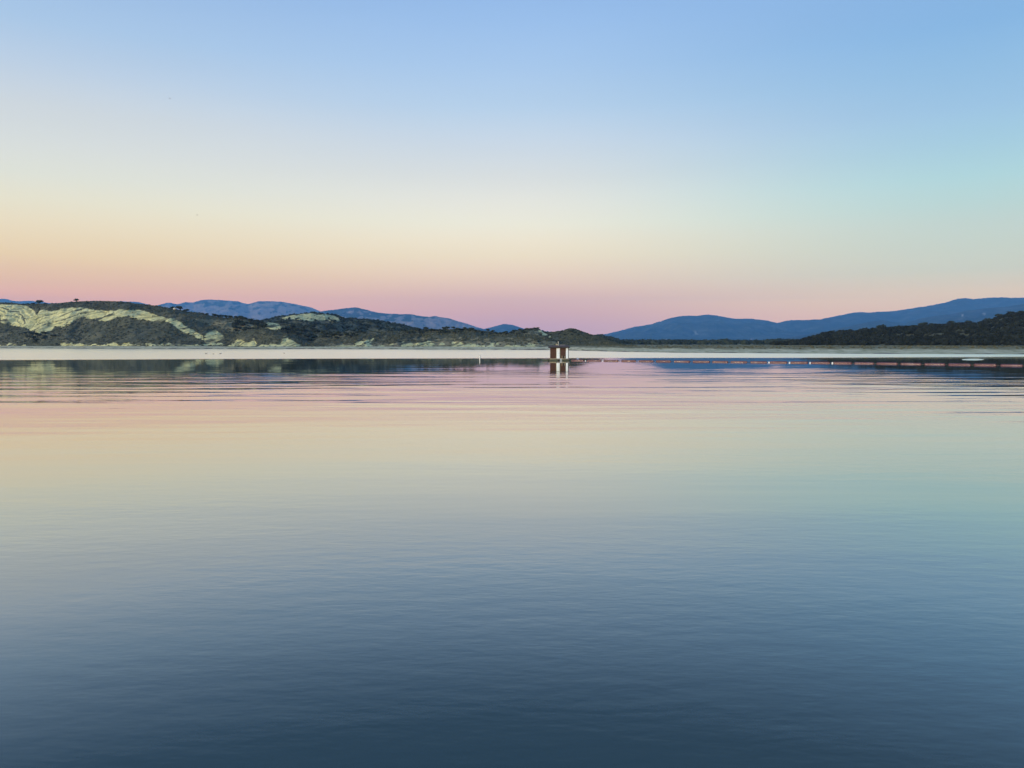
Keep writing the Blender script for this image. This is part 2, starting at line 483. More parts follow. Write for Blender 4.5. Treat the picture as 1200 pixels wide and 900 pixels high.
def ground_material():
    m, t, o = newmat("shore ground")
    b = nd(t, "ShaderNodeBsdfPrincipled"); b.inputs["Roughness"].default_value = 0.85; b.inputs["Specular IOR Level"].default_value = 0.15
    a = attr(t, "inland")                      # metres from the water's edge
    n = noise_tex(t, 0.12, 6, (1, 0.35, 1), 0.65)
    ad = nd(t, "ShaderNodeMath", operation='MULTIPLY_ADD'); ad.inputs[1].default_value = 26.0
    t.links.new(n.outputs[0], ad.inputs[0]); t.links.new(a.outputs["Fac"], ad.inputs[2])
    mr = nd(t, "ShaderNodeMapRange"); mr.inputs["From Min"].default_value = 36.0; mr.inputs["From Max"].default_value = 44.0
    t.links.new(ad.outputs[0], mr.inputs["Value"])
    n2 = noise_tex(t, 0.45, 6, (1, 0.3, 1), 0.7)
    bank = cramp(t, n2.outputs[0], [(0.32, (0.20, 0.19, 0.09)), (0.46, (0.45, 0.42, 0.25)), (0.68, (0.64, 0.59, 0.40))])
    n3 = noise_tex(t, 0.2, 6, (1, 0.4, 1), 0.65)
    grass = cramp(t, n3.outputs[0], [(0.32, (0.10, 0.105, 0.055)), (0.5, (0.19, 0.18, 0.095)), (0.7, (0.28, 0.25, 0.14))])
    c = mixc(t, mr.outputs[0], bank.outputs[0], grass.outputs[0])
    wet = nd(t, "ShaderNodeMapRange"); wet.inputs["From Min"].default_value = 13.5; wet.inputs["From Max"].default_value = 17.0
    wet.inputs["To Min"].default_value = 1.0; wet.inputs["To Max"].default_value = 0.0
    t.links.new(ad.outputs[0], wet.inputs["Value"])
    c = mixc(t, wet.outputs[0], c, (0.10, 0.095, 0.075))
    t.links.new(c, b.inputs["Base Color"])
    bp = nd(t, "ShaderNodeBump"); bp.inputs["Strength"].default_value = 0.7; bp.inputs["Distance"].default_value = 0.4
    t.links.new(n2.outputs[0], bp.inputs["Height"]); t.links.new(bp.outputs[0], b.inputs["Normal"])
    t.links.new(b.outputs[0], o.inputs[0])
    return m

def ground_z(px, d):
    """height of the low ground d metres inland of the water's edge (gentle beach, small scarp, then a flat)"""
    right = np.clip((px - 640) / 140.0, 0, 1)
    z = np.where(d < 0, d * 0.05, 0.0)
    zr = np.interp(d, [0, 4, 20, 26, 30, 70, 150, 300, 900], [0, 0.25, 0.95, 1.35, 1.75, 2.1, 2.7, 3.2, 3.3])
    zl = np.interp(d, [0, 3, 25, 40, 90, 300, 900], [0, 0.5, 1.9, 2.4, 3.0, 3.2, 3.3])
    return np.where(d < 0, z, zl * (1 - right) + zr * right)

gpx = np.concatenate([np.arange(-900, -40, 20), np.arange(-40, 1240, 2.0), np.arange(1240, 2100, 20)])
gd = np.array([-30, -8, -2, 0, 1.5, 3, 5, 8, 11, 14, 17, 20, 23, 26, 28, 30, 34, 40, 50, 60, 75, 90, 110, 140, 180, 230, 300, 420, 600, 900, 1500, 2500, 4500, 8000, 12300, 21500])
P, D = np.meshgrid(gpx, gd)
sY = shore_Y(P)
wobs = fbm(P * 0.02, P * 0 + 3.3, 5, 4) * sY * 0.012
Yg = sY + wobs + D
Yg = np.minimum(Yg, 21600 - (21500 - D) * 0.01)
Xg = (P - 600) / F * Yg / cp
Zg = ground_z(P, D) + fbm(Xg * 0.12, Yg * 0.06, 8, 4) * np.clip(D / 40.0, 0, 1) * 0.35 * (D < 1000)
Vg = np.stack([Xg, Yg, Zg], -1).reshape(-1, 3)
gm = mesh_np("shore_ground", Vg, grid_faces(len(gd), len(gpx)), ground_material(), True, {"inland": D})
tag(link("shore_ground", gm), "low sandy bank and dry grass flat behind the far water's edge", "shore", kind="structure")

# ------------------------------------------------------------------ hills and mountains
class Ridge: pass

def ridge(name, crest, yf, yc, yb, step=1.0, rows=90, rowsb=14, amp=3.0, wl=40.0, seed=1, mat=None, zbase=2.0, power=1.0,
          rock=None, grass=None, jitter=0.5, label="", rock_band=None, grass_band=None, rough_px=2.0, cat="hill", asp=2.0):
    cx = np.array([p[0] for p in crest], float); cy = np.array([p[1] for p in crest], float)
    px = np.arange(cx[0], cx[-1] + step * 0.5, step)
    top = np.interp(px, cx, cy)
    k = np.array([1, 2, 3, 2, 1.0]); k /= k.sum()
    top = np.convolve(np.pad(top, 2, mode='edge'), k, 'valid')
    top = top + fbm(px * 0.09, px * 0 + seed, seed, 4) * jitter + fbm(px * 0.4, px * 0 + seed, seed + 5, 3) * jitter * 0.6
    f_ = lambda s: (np.interp(px, [a for a, _ in s], [b for _, b in s]) if isinstance(s, (list, tuple)) else (s(px) if callable(s) else np.full(px.shape, float(s))))
    Yf, Yc, Yb = f_(yf), f_(yc), f_(yb)
    Zc = zat(px, top, Yc)
    t = np.concatenate([np.linspace(0, 1, rows), 1 + np.linspace(0, 1, rowsb + 1)[1:]])[:, None]
    Y = np.where(t <= 1, Yf + (Yc - Yf) * t, Yc + (Yb - Yc) * (t - 1))
    X = (px - 600) / F * Y / cp
    zb = zbase - 0.5
    s = np.clip(t, 0, 1)
    prof = np.where(t <= 1, 0.55 * s ** power + 0.45 * (3 * s ** 2 - 2 * s ** 3), np.cos((t - 1) * math.pi / 2) ** 1.2)
    H = np.maximum(Zc - zb, 0.2)
    Z = zb + H * prof
    env = np.where(t <= 1, np.sin(np.clip(t, 0, 1) * math.pi) ** 0.7, np.sin((t - 1) * math.pi))
    wx = X + fbm(X / wl * 0.7, Y / wl * 0.4, seed + 40, 3) * wl * 0.5
    gul = ridged(wx / wl, Y / wl / asp, seed + 3, 5) - 0.55
    Z = Z + gul * amp * env * np.clip(H / (amp * 3), 0, 1)
    Z = np.maximum(Z, zb - 1.0)
    Zlim = EYE + (Zc - EYE) * (Y / Yc) - 0.0006 * Y
    Z = np.where((t < 1), np.minimum(Z, np.maximum(Zlim, zb)), Z)
    qx, qy = proj(X, Y, Z)
    wxp = fbm(qx * 0.12, qy * 0.12, seed + 60, 4) * rough_px
    wyp = fbm(qx * 0.12 + 9, qy * 0.12, seed + 61, 4) * rough_px
    front = (t <= 1)
    def mask(polys):
        m = np.zeros(X.shape)
        for pl in polys or []:
            m = np.maximum(m, in_poly(qx + wxp, qy + wyp, pl).astype(float))
        return m * front
    mr, mg = mask(rock), mask(grass)
    def band(b, m, sd):
        if b is None: return m
        for (x0, x1, y0, y1, dens) in b:
            n = fbm(qx * 0.11, qy * 0.22, sd, 4) * 0.5 + 0.5
            inb = (qx > x0) & (qx < x1) & (qy > y0 + wyp) & (qy < y1)
            fade = np.clip((qy - y0) / max(y1 - y0, 1), 0, 1)
            m = np.maximum(m, ((n * 0.75 + fade * 0.35) > (1 - dens)) * inb * 1.0)
        return m * front
    mr = band(rock_band, mr, seed + 70); mg = band(grass_band, mg, seed + 71)
    # bare rock stands in weathered, tilted beds: push beds in and out, break them by gullies
    notch = (45.0 - 600) / F * 900.0
    bedc = Z - 0.30 * np.abs(X - notch) + fbm(X * 0.018, Z * 0.03, seed + 80, 3) * 9.0
    ledge = fbm(bedc * 0.55, bedc * 0 + 2.7, seed + 83, 3) * 1.5 + fbm(X * 0.07, Z * 0.05, seed + 81, 4) * 3.0
    Y = Y - mr * ledge
    Z = Z + mr * fbm(X * 0.3, Y * 0.2, seed + 82, 3) * 0.4
    ro = Ridge()
    ro.px, ro.X, ro.Y, ro.Z, ro.rock, ro.grass, ro.front, ro.rows = px, X, Y, Z, mr, mg, front, rows
    ro.qx, ro.qy = proj(X, Y, Z)
    V = np.stack([X, Y, Z], -1).reshape(-1, 3)
    me = mesh_np(name, V, grid_faces(*X.shape), mat, True, {"rock": mr, "grass": mg, "bed": bedc})
    ro.obj = tag(link(name, me), label, cat, kind="structure")
    return ro

def spot(ro, px, py):
    """point of a hill's front slope that shows at photo pixel (px, py)"""
    j = int(np.clip(round((px - ro.px[0]) / (ro.px[1] - ro.px[0])), 0, len(ro.px) - 1))
    col = ro.qy[:ro.rows, j]
    i = int(np.argmin(np.abs(col - py)))
    return Vector((ro.X[i, j], ro.Y[i, j], ro.Z[i, j]))

SH = lambda off: (lambda px: shore_Y(px) + off)

CLIFF1 = [(-60, 363), (0, 357), (22, 357), (33, 359), (42, 366), (43, 370), (48, 364), (53, 362.5), (60, 365), (66, 363.5), (75, 361.5), (85, 360.5), (97, 360.5),
          (105, 362.5), (115, 364), (133, 364.5), (140, 362.5), (150, 363.5), (160, 362.5), (170, 364), (178, 367.5), (188, 370.5), (198, 372.5), (206, 374.5),
          (213, 378), (221, 384.5), (229, 388), (237, 394), (238, 399), (232, 397.5), (226, 392.5), (215, 391), (205, 382), (196, 376.5), (180, 376), (170, 375.5), (160, 373.5),
          (150, 370.5), (140, 371.5), (128, 375.5), (122, 376.5), (113, 375.5), (105, 373), (95, 372), (88, 374), (82, 381), (75, 383), (66, 382.5), (60, 387),
          (50, 390), (46, 391), (38, 388), (32, 385), (24, 383), (15, 382), (8, 379), (0, 377), (-60, 374)]
CLIFF2 = [(239, 394), (244, 389.5), (252, 387), (258, 390), (263, 395), (258, 399), (250, 402.5), (243, 403.5), (239, 399)]
hA = ridge("cliff_hill", [(-140, 350), (-60, 352), (0, 354), (20, 355), (35, 356.5), (45, 355.5), (60, 356), (80, 354.3), (100, 353), (118, 352.5), (140, 353.3), (165, 356),
                     (185, 358.5), (205, 362), (225, 365.5), (235, 366.5), (250, 370), (262, 372), (280, 373), (300, 375), (320, 378), (345, 381), (360, 384),
                     (385, 388), (410, 392), (440, 397), (470, 403)],
           SH(30), SH(185), SH(430), rows=150, amp=9, wl=46, seed=3, mat=M_HILL, zbase=1.6, power=0.75,
           rock=[CLIFF1, CLIFF2, [(305, 382), (314, 377.5), (326, 379.5), (331, 383), (326, 387), (314, 387.5)]],
           rock_band=[(-60, 30, 400, 405.5, 0.35), (70, 265, 400.5, 405.5, 0.42)],
           grass=[[(225, 372), (262, 376), (300, 380), (285, 392), (262, 385), (240, 380)], [(370, 393), (395, 392), (410, 398), (380, 402)]],
           label="scrub covered hill with pale eroded cliffs at the left of the lake")
hB = ridge("shore_knoll", [(262, 406.5), (270, 398), (283, 389), (295, 385.5), (310, 384.5), (325, 387), (340, 392), (352, 398), (362, 403.5), (374, 407)],
           SH(22), SH(62), SH(120), rows=70, amp=3, wl=20, seed=9, mat=M_HILL, zbase=1.4, power=0.8,
           rock=[[(329, 404), (331, 396), (334, 394), (338, 397), (343, 399), (350, 404), (340, 406)], [(274, 403), (276, 399), (282, 398), (290, 402), (297, 397), (301, 403), (290, 406)]],
           rock_band=[(266, 356, 400.5, 406, 0.46)], label="rounded grey green knoll with pale broken rock along its foot")
hC = ridge("outcrop_ridge", [(270, 384), (300, 377.5), (318, 373.5), (330, 371), (345, 368.5), (365, 366.3), (380, 367), (395, 369.5), (403, 373), (420, 374), (440, 374.5), (455, 377.5),
                     (470, 380.5), (490, 385.5), (520, 392), (545, 398)],
           950, 1350, 1700, rows=90, amp=12, wl=70, seed=14, mat=M_HILL, zbase=3, power=0.8,
           rock=[[(338, 370.5), (350, 368.5), (366, 367.5), (384, 369), (396, 371.5), (399, 376), (394, 378), (384, 374.5), (370, 376.5), (352, 375), (340, 373.5)], [(330, 372), (338, 371), (340, 374), (333, 375)],
                 [(455, 384), (460, 382.5), (461, 385), (456, 386)]],
           label="darker ridge with a tan rock outcrop behind the cliffs")
hD = ridge("bluff", [(352, 406.5), (366, 398), (380, 392), (400, 390), (420, 389), (440, 388.5), (470, 388), (500, 386), (520, 386), (545, 385), (560, 387), (580, 389.5),
                     (600, 390.5), (620, 392), (640, 394.5), (650, 398.5), (658, 403), (668, 408)],
           SH(21), SH(115), SH(270), rows=110, amp=4.5, wl=30, seed=21, mat=M_HILL, zbase=1.3, power=0.6,
           rock=[[(414, 404), (421, 398), (426, 396), (424, 400), (433, 398), (437, 395.5), (436, 400), (430, 405)], [(468, 406), (471, 401), (478, 400), (484, 403), (490, 402), (498, 401), (504, 399), (508, 402), (512, 407)],
                 [(513, 406), (518, 401), (521, 402), (520, 406)], [(527, 407), (531, 401), (538, 400.5), (543, 404), (543, 407)], [(545, 407), (547, 402), (556, 403), (558, 407)], [(392, 405), (396, 402), (402, 403), (405, 406)]],
           rock_band=[(380, 470, 401.5, 408, 0.42), (500, 655, 401.5, 409, 0.46)],
           grass_band=[(500, 665, 400, 412, 1.02), (380, 500, 402, 412, 0.92), (400, 640, 389, 399, 0.30)],
           label="low scrubby bluff with a pale eroded foot along the middle shore")
hE = ridge("saddle_hill", [(580, 396), (595, 391), (605, 388), (615, 385.5), (622, 384.3), (632, 386), (640, 389.5), (650, 389), (660, 387.5), (668, 385), (674, 386), (682, 389), (692, 392.5),
                     (703, 395.5), (715, 400), (728, 404.5), (742, 408)],
           SH(75), SH(330), SH(600), rows=90, amp=9, wl=60, seed=31, mat=M_HILL, zbase=2.5, power=0.8,
           rock=[[(631, 388), (634, 386.5), (639, 390), (642, 392.5), (637, 393.5)], [(641, 394.5), (646, 393), (647, 396), (643, 396.5)]],
           grass=[[(610, 392), (622, 388), (632, 389), (630, 395), (612, 396)], [(690, 402), (705, 404), (725, 407), (690, 409)]],
           label="dark wooded hill standing behind the floating shed")
hF = ridge("foothills", [(680, 400), (695, 394.5), (705, 393.5), (716, 397), (730, 400.5), (760, 400), (800, 400), (835, 400.5), (850, 399), (870, 401), (890, 400.5), (905, 398.5), (918, 398.5),
                     (935, 400), (960, 401), (1000, 402)],
           1000, 2700, 3600, rows=60, amp=18, wl=150, seed=41, mat=M_HILL, zbase=3.0, power=0.7,
           rock=[[(912, 398.3), (918, 399.5), (926, 400), (930, 399.3), (922, 402), (917, 401)]],
           grass_band=[(700, 960, 399, 407, 0.42)], label="low wooded foothills beyond the middle of the far shore")
hG = ridge("wooded_hill", [(905, 405), (925, 402.5), (938, 400), (952, 396.5), (968, 392), (985, 390.5), (1000, 389), (1020, 387), (1040, 386), (1060, 385.3), (1080, 383.5), (1100, 382.5),
                     (1125, 380.5), (1140, 380), (1155, 378), (1168, 373), (1180, 370), (1200, 369), (1240, 366), (1330, 360), (1450, 362)],
           [(900, 560), (1000, 500), (1200, 430), (1450, 400)], [(900, 760), (1200, 720), (1450, 720)], 1100, rows=80, amp=7, wl=50, seed=51, mat=M_HILL, zbase=3.2, power=0.8,
           label="dark oak covered hill at the right of the lake")

mts = {}
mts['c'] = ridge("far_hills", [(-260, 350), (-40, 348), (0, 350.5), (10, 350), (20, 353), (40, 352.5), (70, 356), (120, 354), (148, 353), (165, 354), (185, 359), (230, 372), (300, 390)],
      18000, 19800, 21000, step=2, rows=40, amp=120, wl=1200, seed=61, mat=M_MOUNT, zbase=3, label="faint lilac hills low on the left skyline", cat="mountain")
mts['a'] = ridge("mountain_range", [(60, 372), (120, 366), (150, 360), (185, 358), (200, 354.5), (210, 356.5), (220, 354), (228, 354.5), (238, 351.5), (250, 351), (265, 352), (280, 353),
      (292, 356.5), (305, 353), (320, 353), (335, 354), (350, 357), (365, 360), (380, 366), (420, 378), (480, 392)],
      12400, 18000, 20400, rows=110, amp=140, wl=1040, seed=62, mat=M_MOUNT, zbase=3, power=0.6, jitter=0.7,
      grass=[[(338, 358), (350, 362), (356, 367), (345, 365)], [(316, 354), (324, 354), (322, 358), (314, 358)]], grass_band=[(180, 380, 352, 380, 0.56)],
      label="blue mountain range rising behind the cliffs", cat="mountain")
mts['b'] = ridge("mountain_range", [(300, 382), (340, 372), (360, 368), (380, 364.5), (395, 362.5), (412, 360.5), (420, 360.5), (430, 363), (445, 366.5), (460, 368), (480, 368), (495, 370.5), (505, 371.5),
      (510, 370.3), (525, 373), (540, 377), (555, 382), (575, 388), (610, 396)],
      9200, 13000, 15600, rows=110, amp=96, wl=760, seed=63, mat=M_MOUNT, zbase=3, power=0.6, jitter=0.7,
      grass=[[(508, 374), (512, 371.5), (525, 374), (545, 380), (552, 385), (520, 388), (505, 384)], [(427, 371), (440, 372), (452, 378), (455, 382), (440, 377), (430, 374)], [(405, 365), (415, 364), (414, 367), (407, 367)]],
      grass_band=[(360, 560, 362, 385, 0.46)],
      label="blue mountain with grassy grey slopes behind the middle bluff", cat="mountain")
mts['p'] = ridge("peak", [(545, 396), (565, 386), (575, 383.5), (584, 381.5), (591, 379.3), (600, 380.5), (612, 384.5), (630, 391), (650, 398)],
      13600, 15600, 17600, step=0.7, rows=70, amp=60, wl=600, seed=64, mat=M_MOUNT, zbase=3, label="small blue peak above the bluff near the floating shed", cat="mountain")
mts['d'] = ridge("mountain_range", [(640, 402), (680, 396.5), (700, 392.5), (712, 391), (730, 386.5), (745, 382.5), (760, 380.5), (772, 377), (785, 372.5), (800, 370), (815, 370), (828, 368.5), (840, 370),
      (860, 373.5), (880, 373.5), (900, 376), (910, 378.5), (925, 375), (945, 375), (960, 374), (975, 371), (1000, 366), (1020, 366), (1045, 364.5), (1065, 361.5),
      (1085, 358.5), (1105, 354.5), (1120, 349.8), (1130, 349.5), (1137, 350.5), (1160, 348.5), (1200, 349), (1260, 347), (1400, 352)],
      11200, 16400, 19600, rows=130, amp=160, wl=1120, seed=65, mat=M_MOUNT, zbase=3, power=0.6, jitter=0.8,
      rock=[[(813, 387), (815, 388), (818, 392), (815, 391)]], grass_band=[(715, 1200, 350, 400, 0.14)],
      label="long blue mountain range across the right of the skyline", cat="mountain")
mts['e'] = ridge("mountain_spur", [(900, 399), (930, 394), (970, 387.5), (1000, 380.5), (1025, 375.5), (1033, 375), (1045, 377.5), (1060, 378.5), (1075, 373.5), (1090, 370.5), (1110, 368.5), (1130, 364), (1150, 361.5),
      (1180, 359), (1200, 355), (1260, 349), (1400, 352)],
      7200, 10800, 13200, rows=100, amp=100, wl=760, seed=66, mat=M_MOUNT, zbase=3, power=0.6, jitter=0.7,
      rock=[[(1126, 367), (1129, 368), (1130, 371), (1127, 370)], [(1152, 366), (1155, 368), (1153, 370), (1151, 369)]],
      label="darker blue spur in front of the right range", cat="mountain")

# ------------------------------------------------------------------ plants
def blob_proto(nq, rx, rz, qs, rs, core=True, shape=0.85):
    """one shrub or crown: a lumpy core and leaf-spray quads over it; unit-free arrays (verts, quads)"""
    V, Q = [], []
    def quad(c, n, s):
        n = n / np.linalg.norm(n); a = np.cross(n, [0.3, 0.5, 0.81]); a /= np.linalg.norm(a); b = np.cross(n, a)
        th = rs.uniform(0, 6.28); a, b = a * math.cos(th) + b * math.sin(th), b * math.cos(th) - a * math.sin(th)
        k = len(V); e = rs.uniform(0.6, 1.2, 4)
        V.extend([c - a * s * e[0], c - b * s * e[1] * 0.8 + n * s * 0.2, c + a * s * e[2], c + b * s * e[3] * 0.8 + n * s * 0.25]); Q.append((k, k + 1, k + 2, k + 3))
    lobes = rs.uniform(-1, 1, (6, 3)) * [0.55, 0.55, 0.35]
    for i in range(nq):
        L = lobes[i % 6]
        d = rs.normal(size=3); d[2] = abs(d[2]) * 0.8 + d[2] * 0.2; d /= np.linalg.norm(d)
        p = (L + d * rs.uniform(0.35, 0.62))
        c = p * [rx, rx, rz] + [0, 0, rz * 0.75]
        quad(c, d + rs.normal(size=3) * 0.45, qs * rs.uniform(0.7, 1.3))
    if core:
        n, m = 7, 3
        k = len(V)
        for j in range(m + 1):
            ph = -0.9 + j * (2.3 / m)
            for i in range(n):
                th = 2 * math.pi * i / n + j * 0.4; r = rs.uniform(0.62, 0.95)
                V.append(np.array([math.cos(th) * math.cos(ph) * rx * r * shape, math.sin(th) * math.cos(ph) * rx * r * shape, math.sin(ph) * rz * r * shape + rz * 0.75]))
        for j in range(m):
            for i in range(n):
                Q.append((k + j * n + i, k + j * n + (i + 1) % n, k + (j + 1) * n + (i + 1) % n, k + (j + 1) * n + i))
        Q.append((k + m * n, k + m * n + 2, k + m * n + 4, k + m * n + 5))
    return np.array(V), np.array(Q)

prs = np.random.default_rng(77)
SHRUBS = [blob_proto(14, 1.0, 0.8, 0.34, prs) for _ in range(6)]
CROWNS = [blob_proto(46, 1.0, 0.85, 0.24, prs) for _ in range(6)]

def scatter(name, items, protos, mat, label, cat):
    """items: (x, y, z, radius, height factor) -> one joined stuff object"""
    Vs, Qs, T = [], [], []
    off = 0
    rs = np.random.default_rng(len(items) + 3)
    ang = rs.uniform(0, 6.28, len(items)); pi_ = rs.integers(0, len(protos), len(items)); tone = rs.uniform(0.0, 0.62, len(items))
    for i, (x, y, z, r, hf) in enumerate(items):
        v, q = protos[pi_[i]]
        c, s = math.cos(ang[i]), math.sin(ang[i])
        vx = (v[:, 0] * c - v[:, 1] * s) * r + x; vy = (v[:, 0] * s + v[:, 1] * c) * r + y; vz = v[:, 2] * r * hf + z
        Vs.append(np.stack([vx, vy, vz], -1)); Qs.append(q + off); off += len(v)
        T.append(np.full(len(v), tone[i]))
    me = mesh_np(name, np.concatenate(Vs), np.concatenate(Qs), mat, False, {"tone": np.concatenate(T)})
    return tag(link(name, me), label, cat, kind="stuff")

def sample_ridge(ro, n, rmin, rmax, keep, seed, hf=(0.7, 1.1), sink=0.25):
    rs = np.random.default_rng(seed)
    nr, nc = ro.rows, len(ro.px)
    i = rs.uniform(0, nr - 1.001, n); j = rs.uniform(0, nc - 1.001, n)
    a, b = i.astype(int), j.astype(int); fi, fj = i - a, j - b
    g = lambda A: (A[a, b] * (1 - fi) + A[a + 1, b] * fi) * (1 - fj) + (A[a, b + 1] * (1 - fi) + A[a + 1, b + 1] * fi) * fj
    x, y, z = g(ro.X), g(ro.Y), g(ro.Z)
    rk, gr = ro.rock[a, b], ro.grass[a, b]
    dens_n, lo, rockp, grassp = keep
    p = np.where(fbm(x * dens_n, y * dens_n, 99, 3) > lo, 1.0, 0.35) * np.where(gr > 0.5, grassp, 1.0)
    p = np.where(rk > 0.5, rockp, p)
    ok = rs.random(n) < p
    r = rs.uniform(rmin, rmax, n) * np.where(rk > 0.5, 0.6, 1.0)
    h = rs.uniform(hf[0], hf[1], n)
    return np.stack([x, y, z - r * sink, r, h], -1)[ok]

def keep_std(dens_n=0.03, lo=-0.3, rockp=0.10, grassp=0.35):
    return (dens_n, lo, rockp, grassp)

it = sample_ridge(hA, 12500, 0.5, 1.5, keep_std(rockp=0.10, lo=-0.1), 1, sink=0.35)
scatter("chaparral", it, SHRUBS, M_SHRUB, "grey green chaparral covering the cliff hill", "shrubs")
it = sample_ridge(hB, 1500, 0.4, 0.9, keep_std(rockp=0.05), 2, sink=0.35)
scatter("chaparral", it, SHRUBS, M_SHRUB, "fine grey scrub on the rounded shore knoll", "shrubs")
it = sample_ridge(hC, 4200, 1.2, 3.4, keep_std(rockp=0.05, lo=-0.1), 3)
scatter("chaparral", it, SHRUBS, M_OAK, "dark scrub and oaks on the ridge with the tan outcrop", "shrubs")
it = sample_ridge(hD, 6000, 0.4, 1.15, keep_std(rockp=0.05, grassp=0.25, lo=-0.1), 4, sink=0.35)
scatter("chaparral", it, SHRUBS, M_SHRUB, "low scrub spread over the middle bluff", "shrubs")
it = sample_ridge(hE, 6000, 0.5, 1.35, keep_std(rockp=0.05, lo=-0.1), 5, sink=0.35)
scatter("chaparral", it, SHRUBS, M_SHRUB, "dark scrub on the hill behind the floating shed", "shrubs")
it = sample_ridge(hF, 4200, 3.5, 7.5, keep_std(dens_n=0.006, lo=-0.15, grassp=0.15), 6)
scatter("woodland", it, SHRUBS, M_OAK, "far oak wood on the low foothills", "woodland")
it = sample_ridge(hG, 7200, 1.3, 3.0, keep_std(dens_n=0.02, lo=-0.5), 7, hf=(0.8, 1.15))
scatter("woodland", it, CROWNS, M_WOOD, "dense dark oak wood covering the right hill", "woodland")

# individual oaks that stand out on the skyline and slopes
def oak_meshes(seed):
    rs = np.random.default_rng(seed)
    v, q = blob_proto(170, 1.0, 0.8, 0.18, rs, core=True, shape=0.72)
    v = v * [1, 1, 1] + [0, 0, 0.10]
    crown = mesh_np("crown", v, q, M_OAK, False, {"tone": rs.uniform(0.05, 0.6, len(v) // 1)})
    mb = MB()
    lean = rs.uniform(-0.12, 0.12, 2)
    mb.tube([(0, 0, -0.35), (lean[0] * 0.4, lean[1] * 0.4, 0.1), (lean[0], lean[1], 0.42), (lean[0] * 1.5, lean[1] * 1.5, 0.8)], [0.17, 0.12, 0.085, 0.04], 6)
    for k in range(4):
        a = k * 1.57 + rs.uniform(-0.4, 0.4)
        mb.tube([(lean[0] * 0.7, lean[1] * 0.7, 0.25), (math.cos(a) * 0.3, math.sin(a) * 0.3, 0.5), (math.cos(a) * 0.62, math.sin(a) * 0.62, 0.7)], [0.06, 0.045, 0.02], 5)
    return crown, mb.mesh("trunk", M_BARK, True)

OAKS = [oak_meshes(200 + i) for i in range(6)]
oak_n = 0
def oak(ro, px, py, wpx, label, group=None, hf=1.0, base=None):
    """an oak whose crown is wpx photo pixels wide, standing where the slope shows at (px, py)"""
    global oak_n
    p = base if base is not None else spot(ro, px, py)
    r = wpx * 0.5 / F * p.y / 1.05
    t = empty("oak_tree", p)
    t.rotation_euler = (0, 0, random.uniform(0, 6.28)); t.scale = (r, r, r * hf)
    tag(t, label, "tree", group)
    cr, tr = OAKS[oak_n % len(OAKS)]; oak_n += 1
    link("crown", cr, t); link("trunk", tr, t)
    return t

SK = "oaks on the left skyline"
oak(hA, 47.5, 356.0, 10, "largest dark oak on the skyline above the notch in the left cliffs", SK, 0.8)
oak(hA, 42.0, 356.6, 5, "smaller oak just left of the largest skyline oak above the cliffs", SK, 0.6)
oak(hA, 36.0, 357.0, 5, "low skyline shrub oak left of the notch above the cliffs", SK, 0.5)
oak(hA, 56.0, 356.4, 5, "low skyline oak right of the notch above the cliffs", SK, 0.45)
oak(hA, 91.5, 353.6, 7, "lone small tree on the bare skyline left of the hilltop", SK, 0.8)
oak(hA, 203.5, 362.4, 6.5, "round oak left of the pale rock on the descending ridge", SK, 0.8)
oak(hA, 213.0, 363.2, 10, "widest oak right of the pale rock on the descending ridge", SK, 0.85)
oak(hA, 219.5, 365.0, 7, "oak at the right end of the pair by the pale ridge rock", SK, 0.7)
oak(hA, 244.0, 369.2, 5, "single small oak halfway down the left ridge", SK, 0.7)
rowx = [253, 259, 265.5, 272, 278, 284, 289]
for k, x in enumerate(rowx):
    o_ = ["first", "second", "third", "fourth", "fifth", "sixth", "last"][k]
    oak(hA, x, np.interp(x, [250, 290], [371.2, 375.0]), random.uniform(7, 9.5), "%s oak from the left in the row on the low left skyline" % o_, SK, 0.75)

def ordinal(n):
    return "%d%s" % (n, "th" if 10 <= n % 100 <= 20 else {1: "st", 2: "nd", 3: "rd"}.get(n % 10, "th"))

def oak_patch(ro, poly, n, w, label, group, seed):
    rs = np.random.default_rng(seed)
    xs = [p[0] for p in poly]; ys = [p[1] for p in poly]
    pts = []
    tries = 0
    while len(pts) < n and tries < 4000:
        tries += 1
        x, y = rs.uniform(min(xs), max(xs)), rs.uniform(min(ys), max(ys))
        if not in_poly(np.array([x]), np.array([y]), poly)[0]: continue
        if any(abs(x - a) < 2.2 and abs(y - b) < 2.5 for a, b in pts): continue
        pts.append((x, y))
    for k, (x, y) in enumerate(sorted(pts)):
        oak(ro, x, y, rs.uniform(*w), "%s oak from the left %s" % (ordinal(k + 1), label), group, rs.uniform(0.65, 0.9))

oak_patch(hA, [(272, 386), (285, 375), (300, 377), (318, 382), (300, 390), (285, 392)], 22, (6, 10), "in the hollow above the shore knoll", "oaks in the hollow above the shore knoll", 1)
oak_patch(hA, [(328, 387), (345, 383), (365, 387), (385, 391), (400, 394), (392, 401), (365, 401), (345, 393)], 36, (6, 10), "in the grove right of the shore knoll", "oaks right of the shore knoll", 2)
oak_patch(hC, [(320, 377), (345, 376.5), (375, 378), (405, 378), (440, 383), (470, 386), (440, 388), (380, 386), (330, 381)], 26, (4, 8), "below the tan outcrop on the rear ridge", "oaks below the tan outcrop", 3)
oak_patch(hD, [(375, 394), (400, 390.5), (430, 389.5), (440, 392), (415, 395), (385, 399)], 16, (5, 8), "at the left end of the middle bluff", "oaks at the left end of the bluff", 4)
oak_patch(hD, [(465, 388.5), (500, 386.3), (545, 385.4), (585, 389.7), (600, 391), (585, 393), (560, 391), (520, 391), (480, 392)], 42, (4.5, 8), "along the top of the middle bluff", "oaks along the top of the bluff", 5)
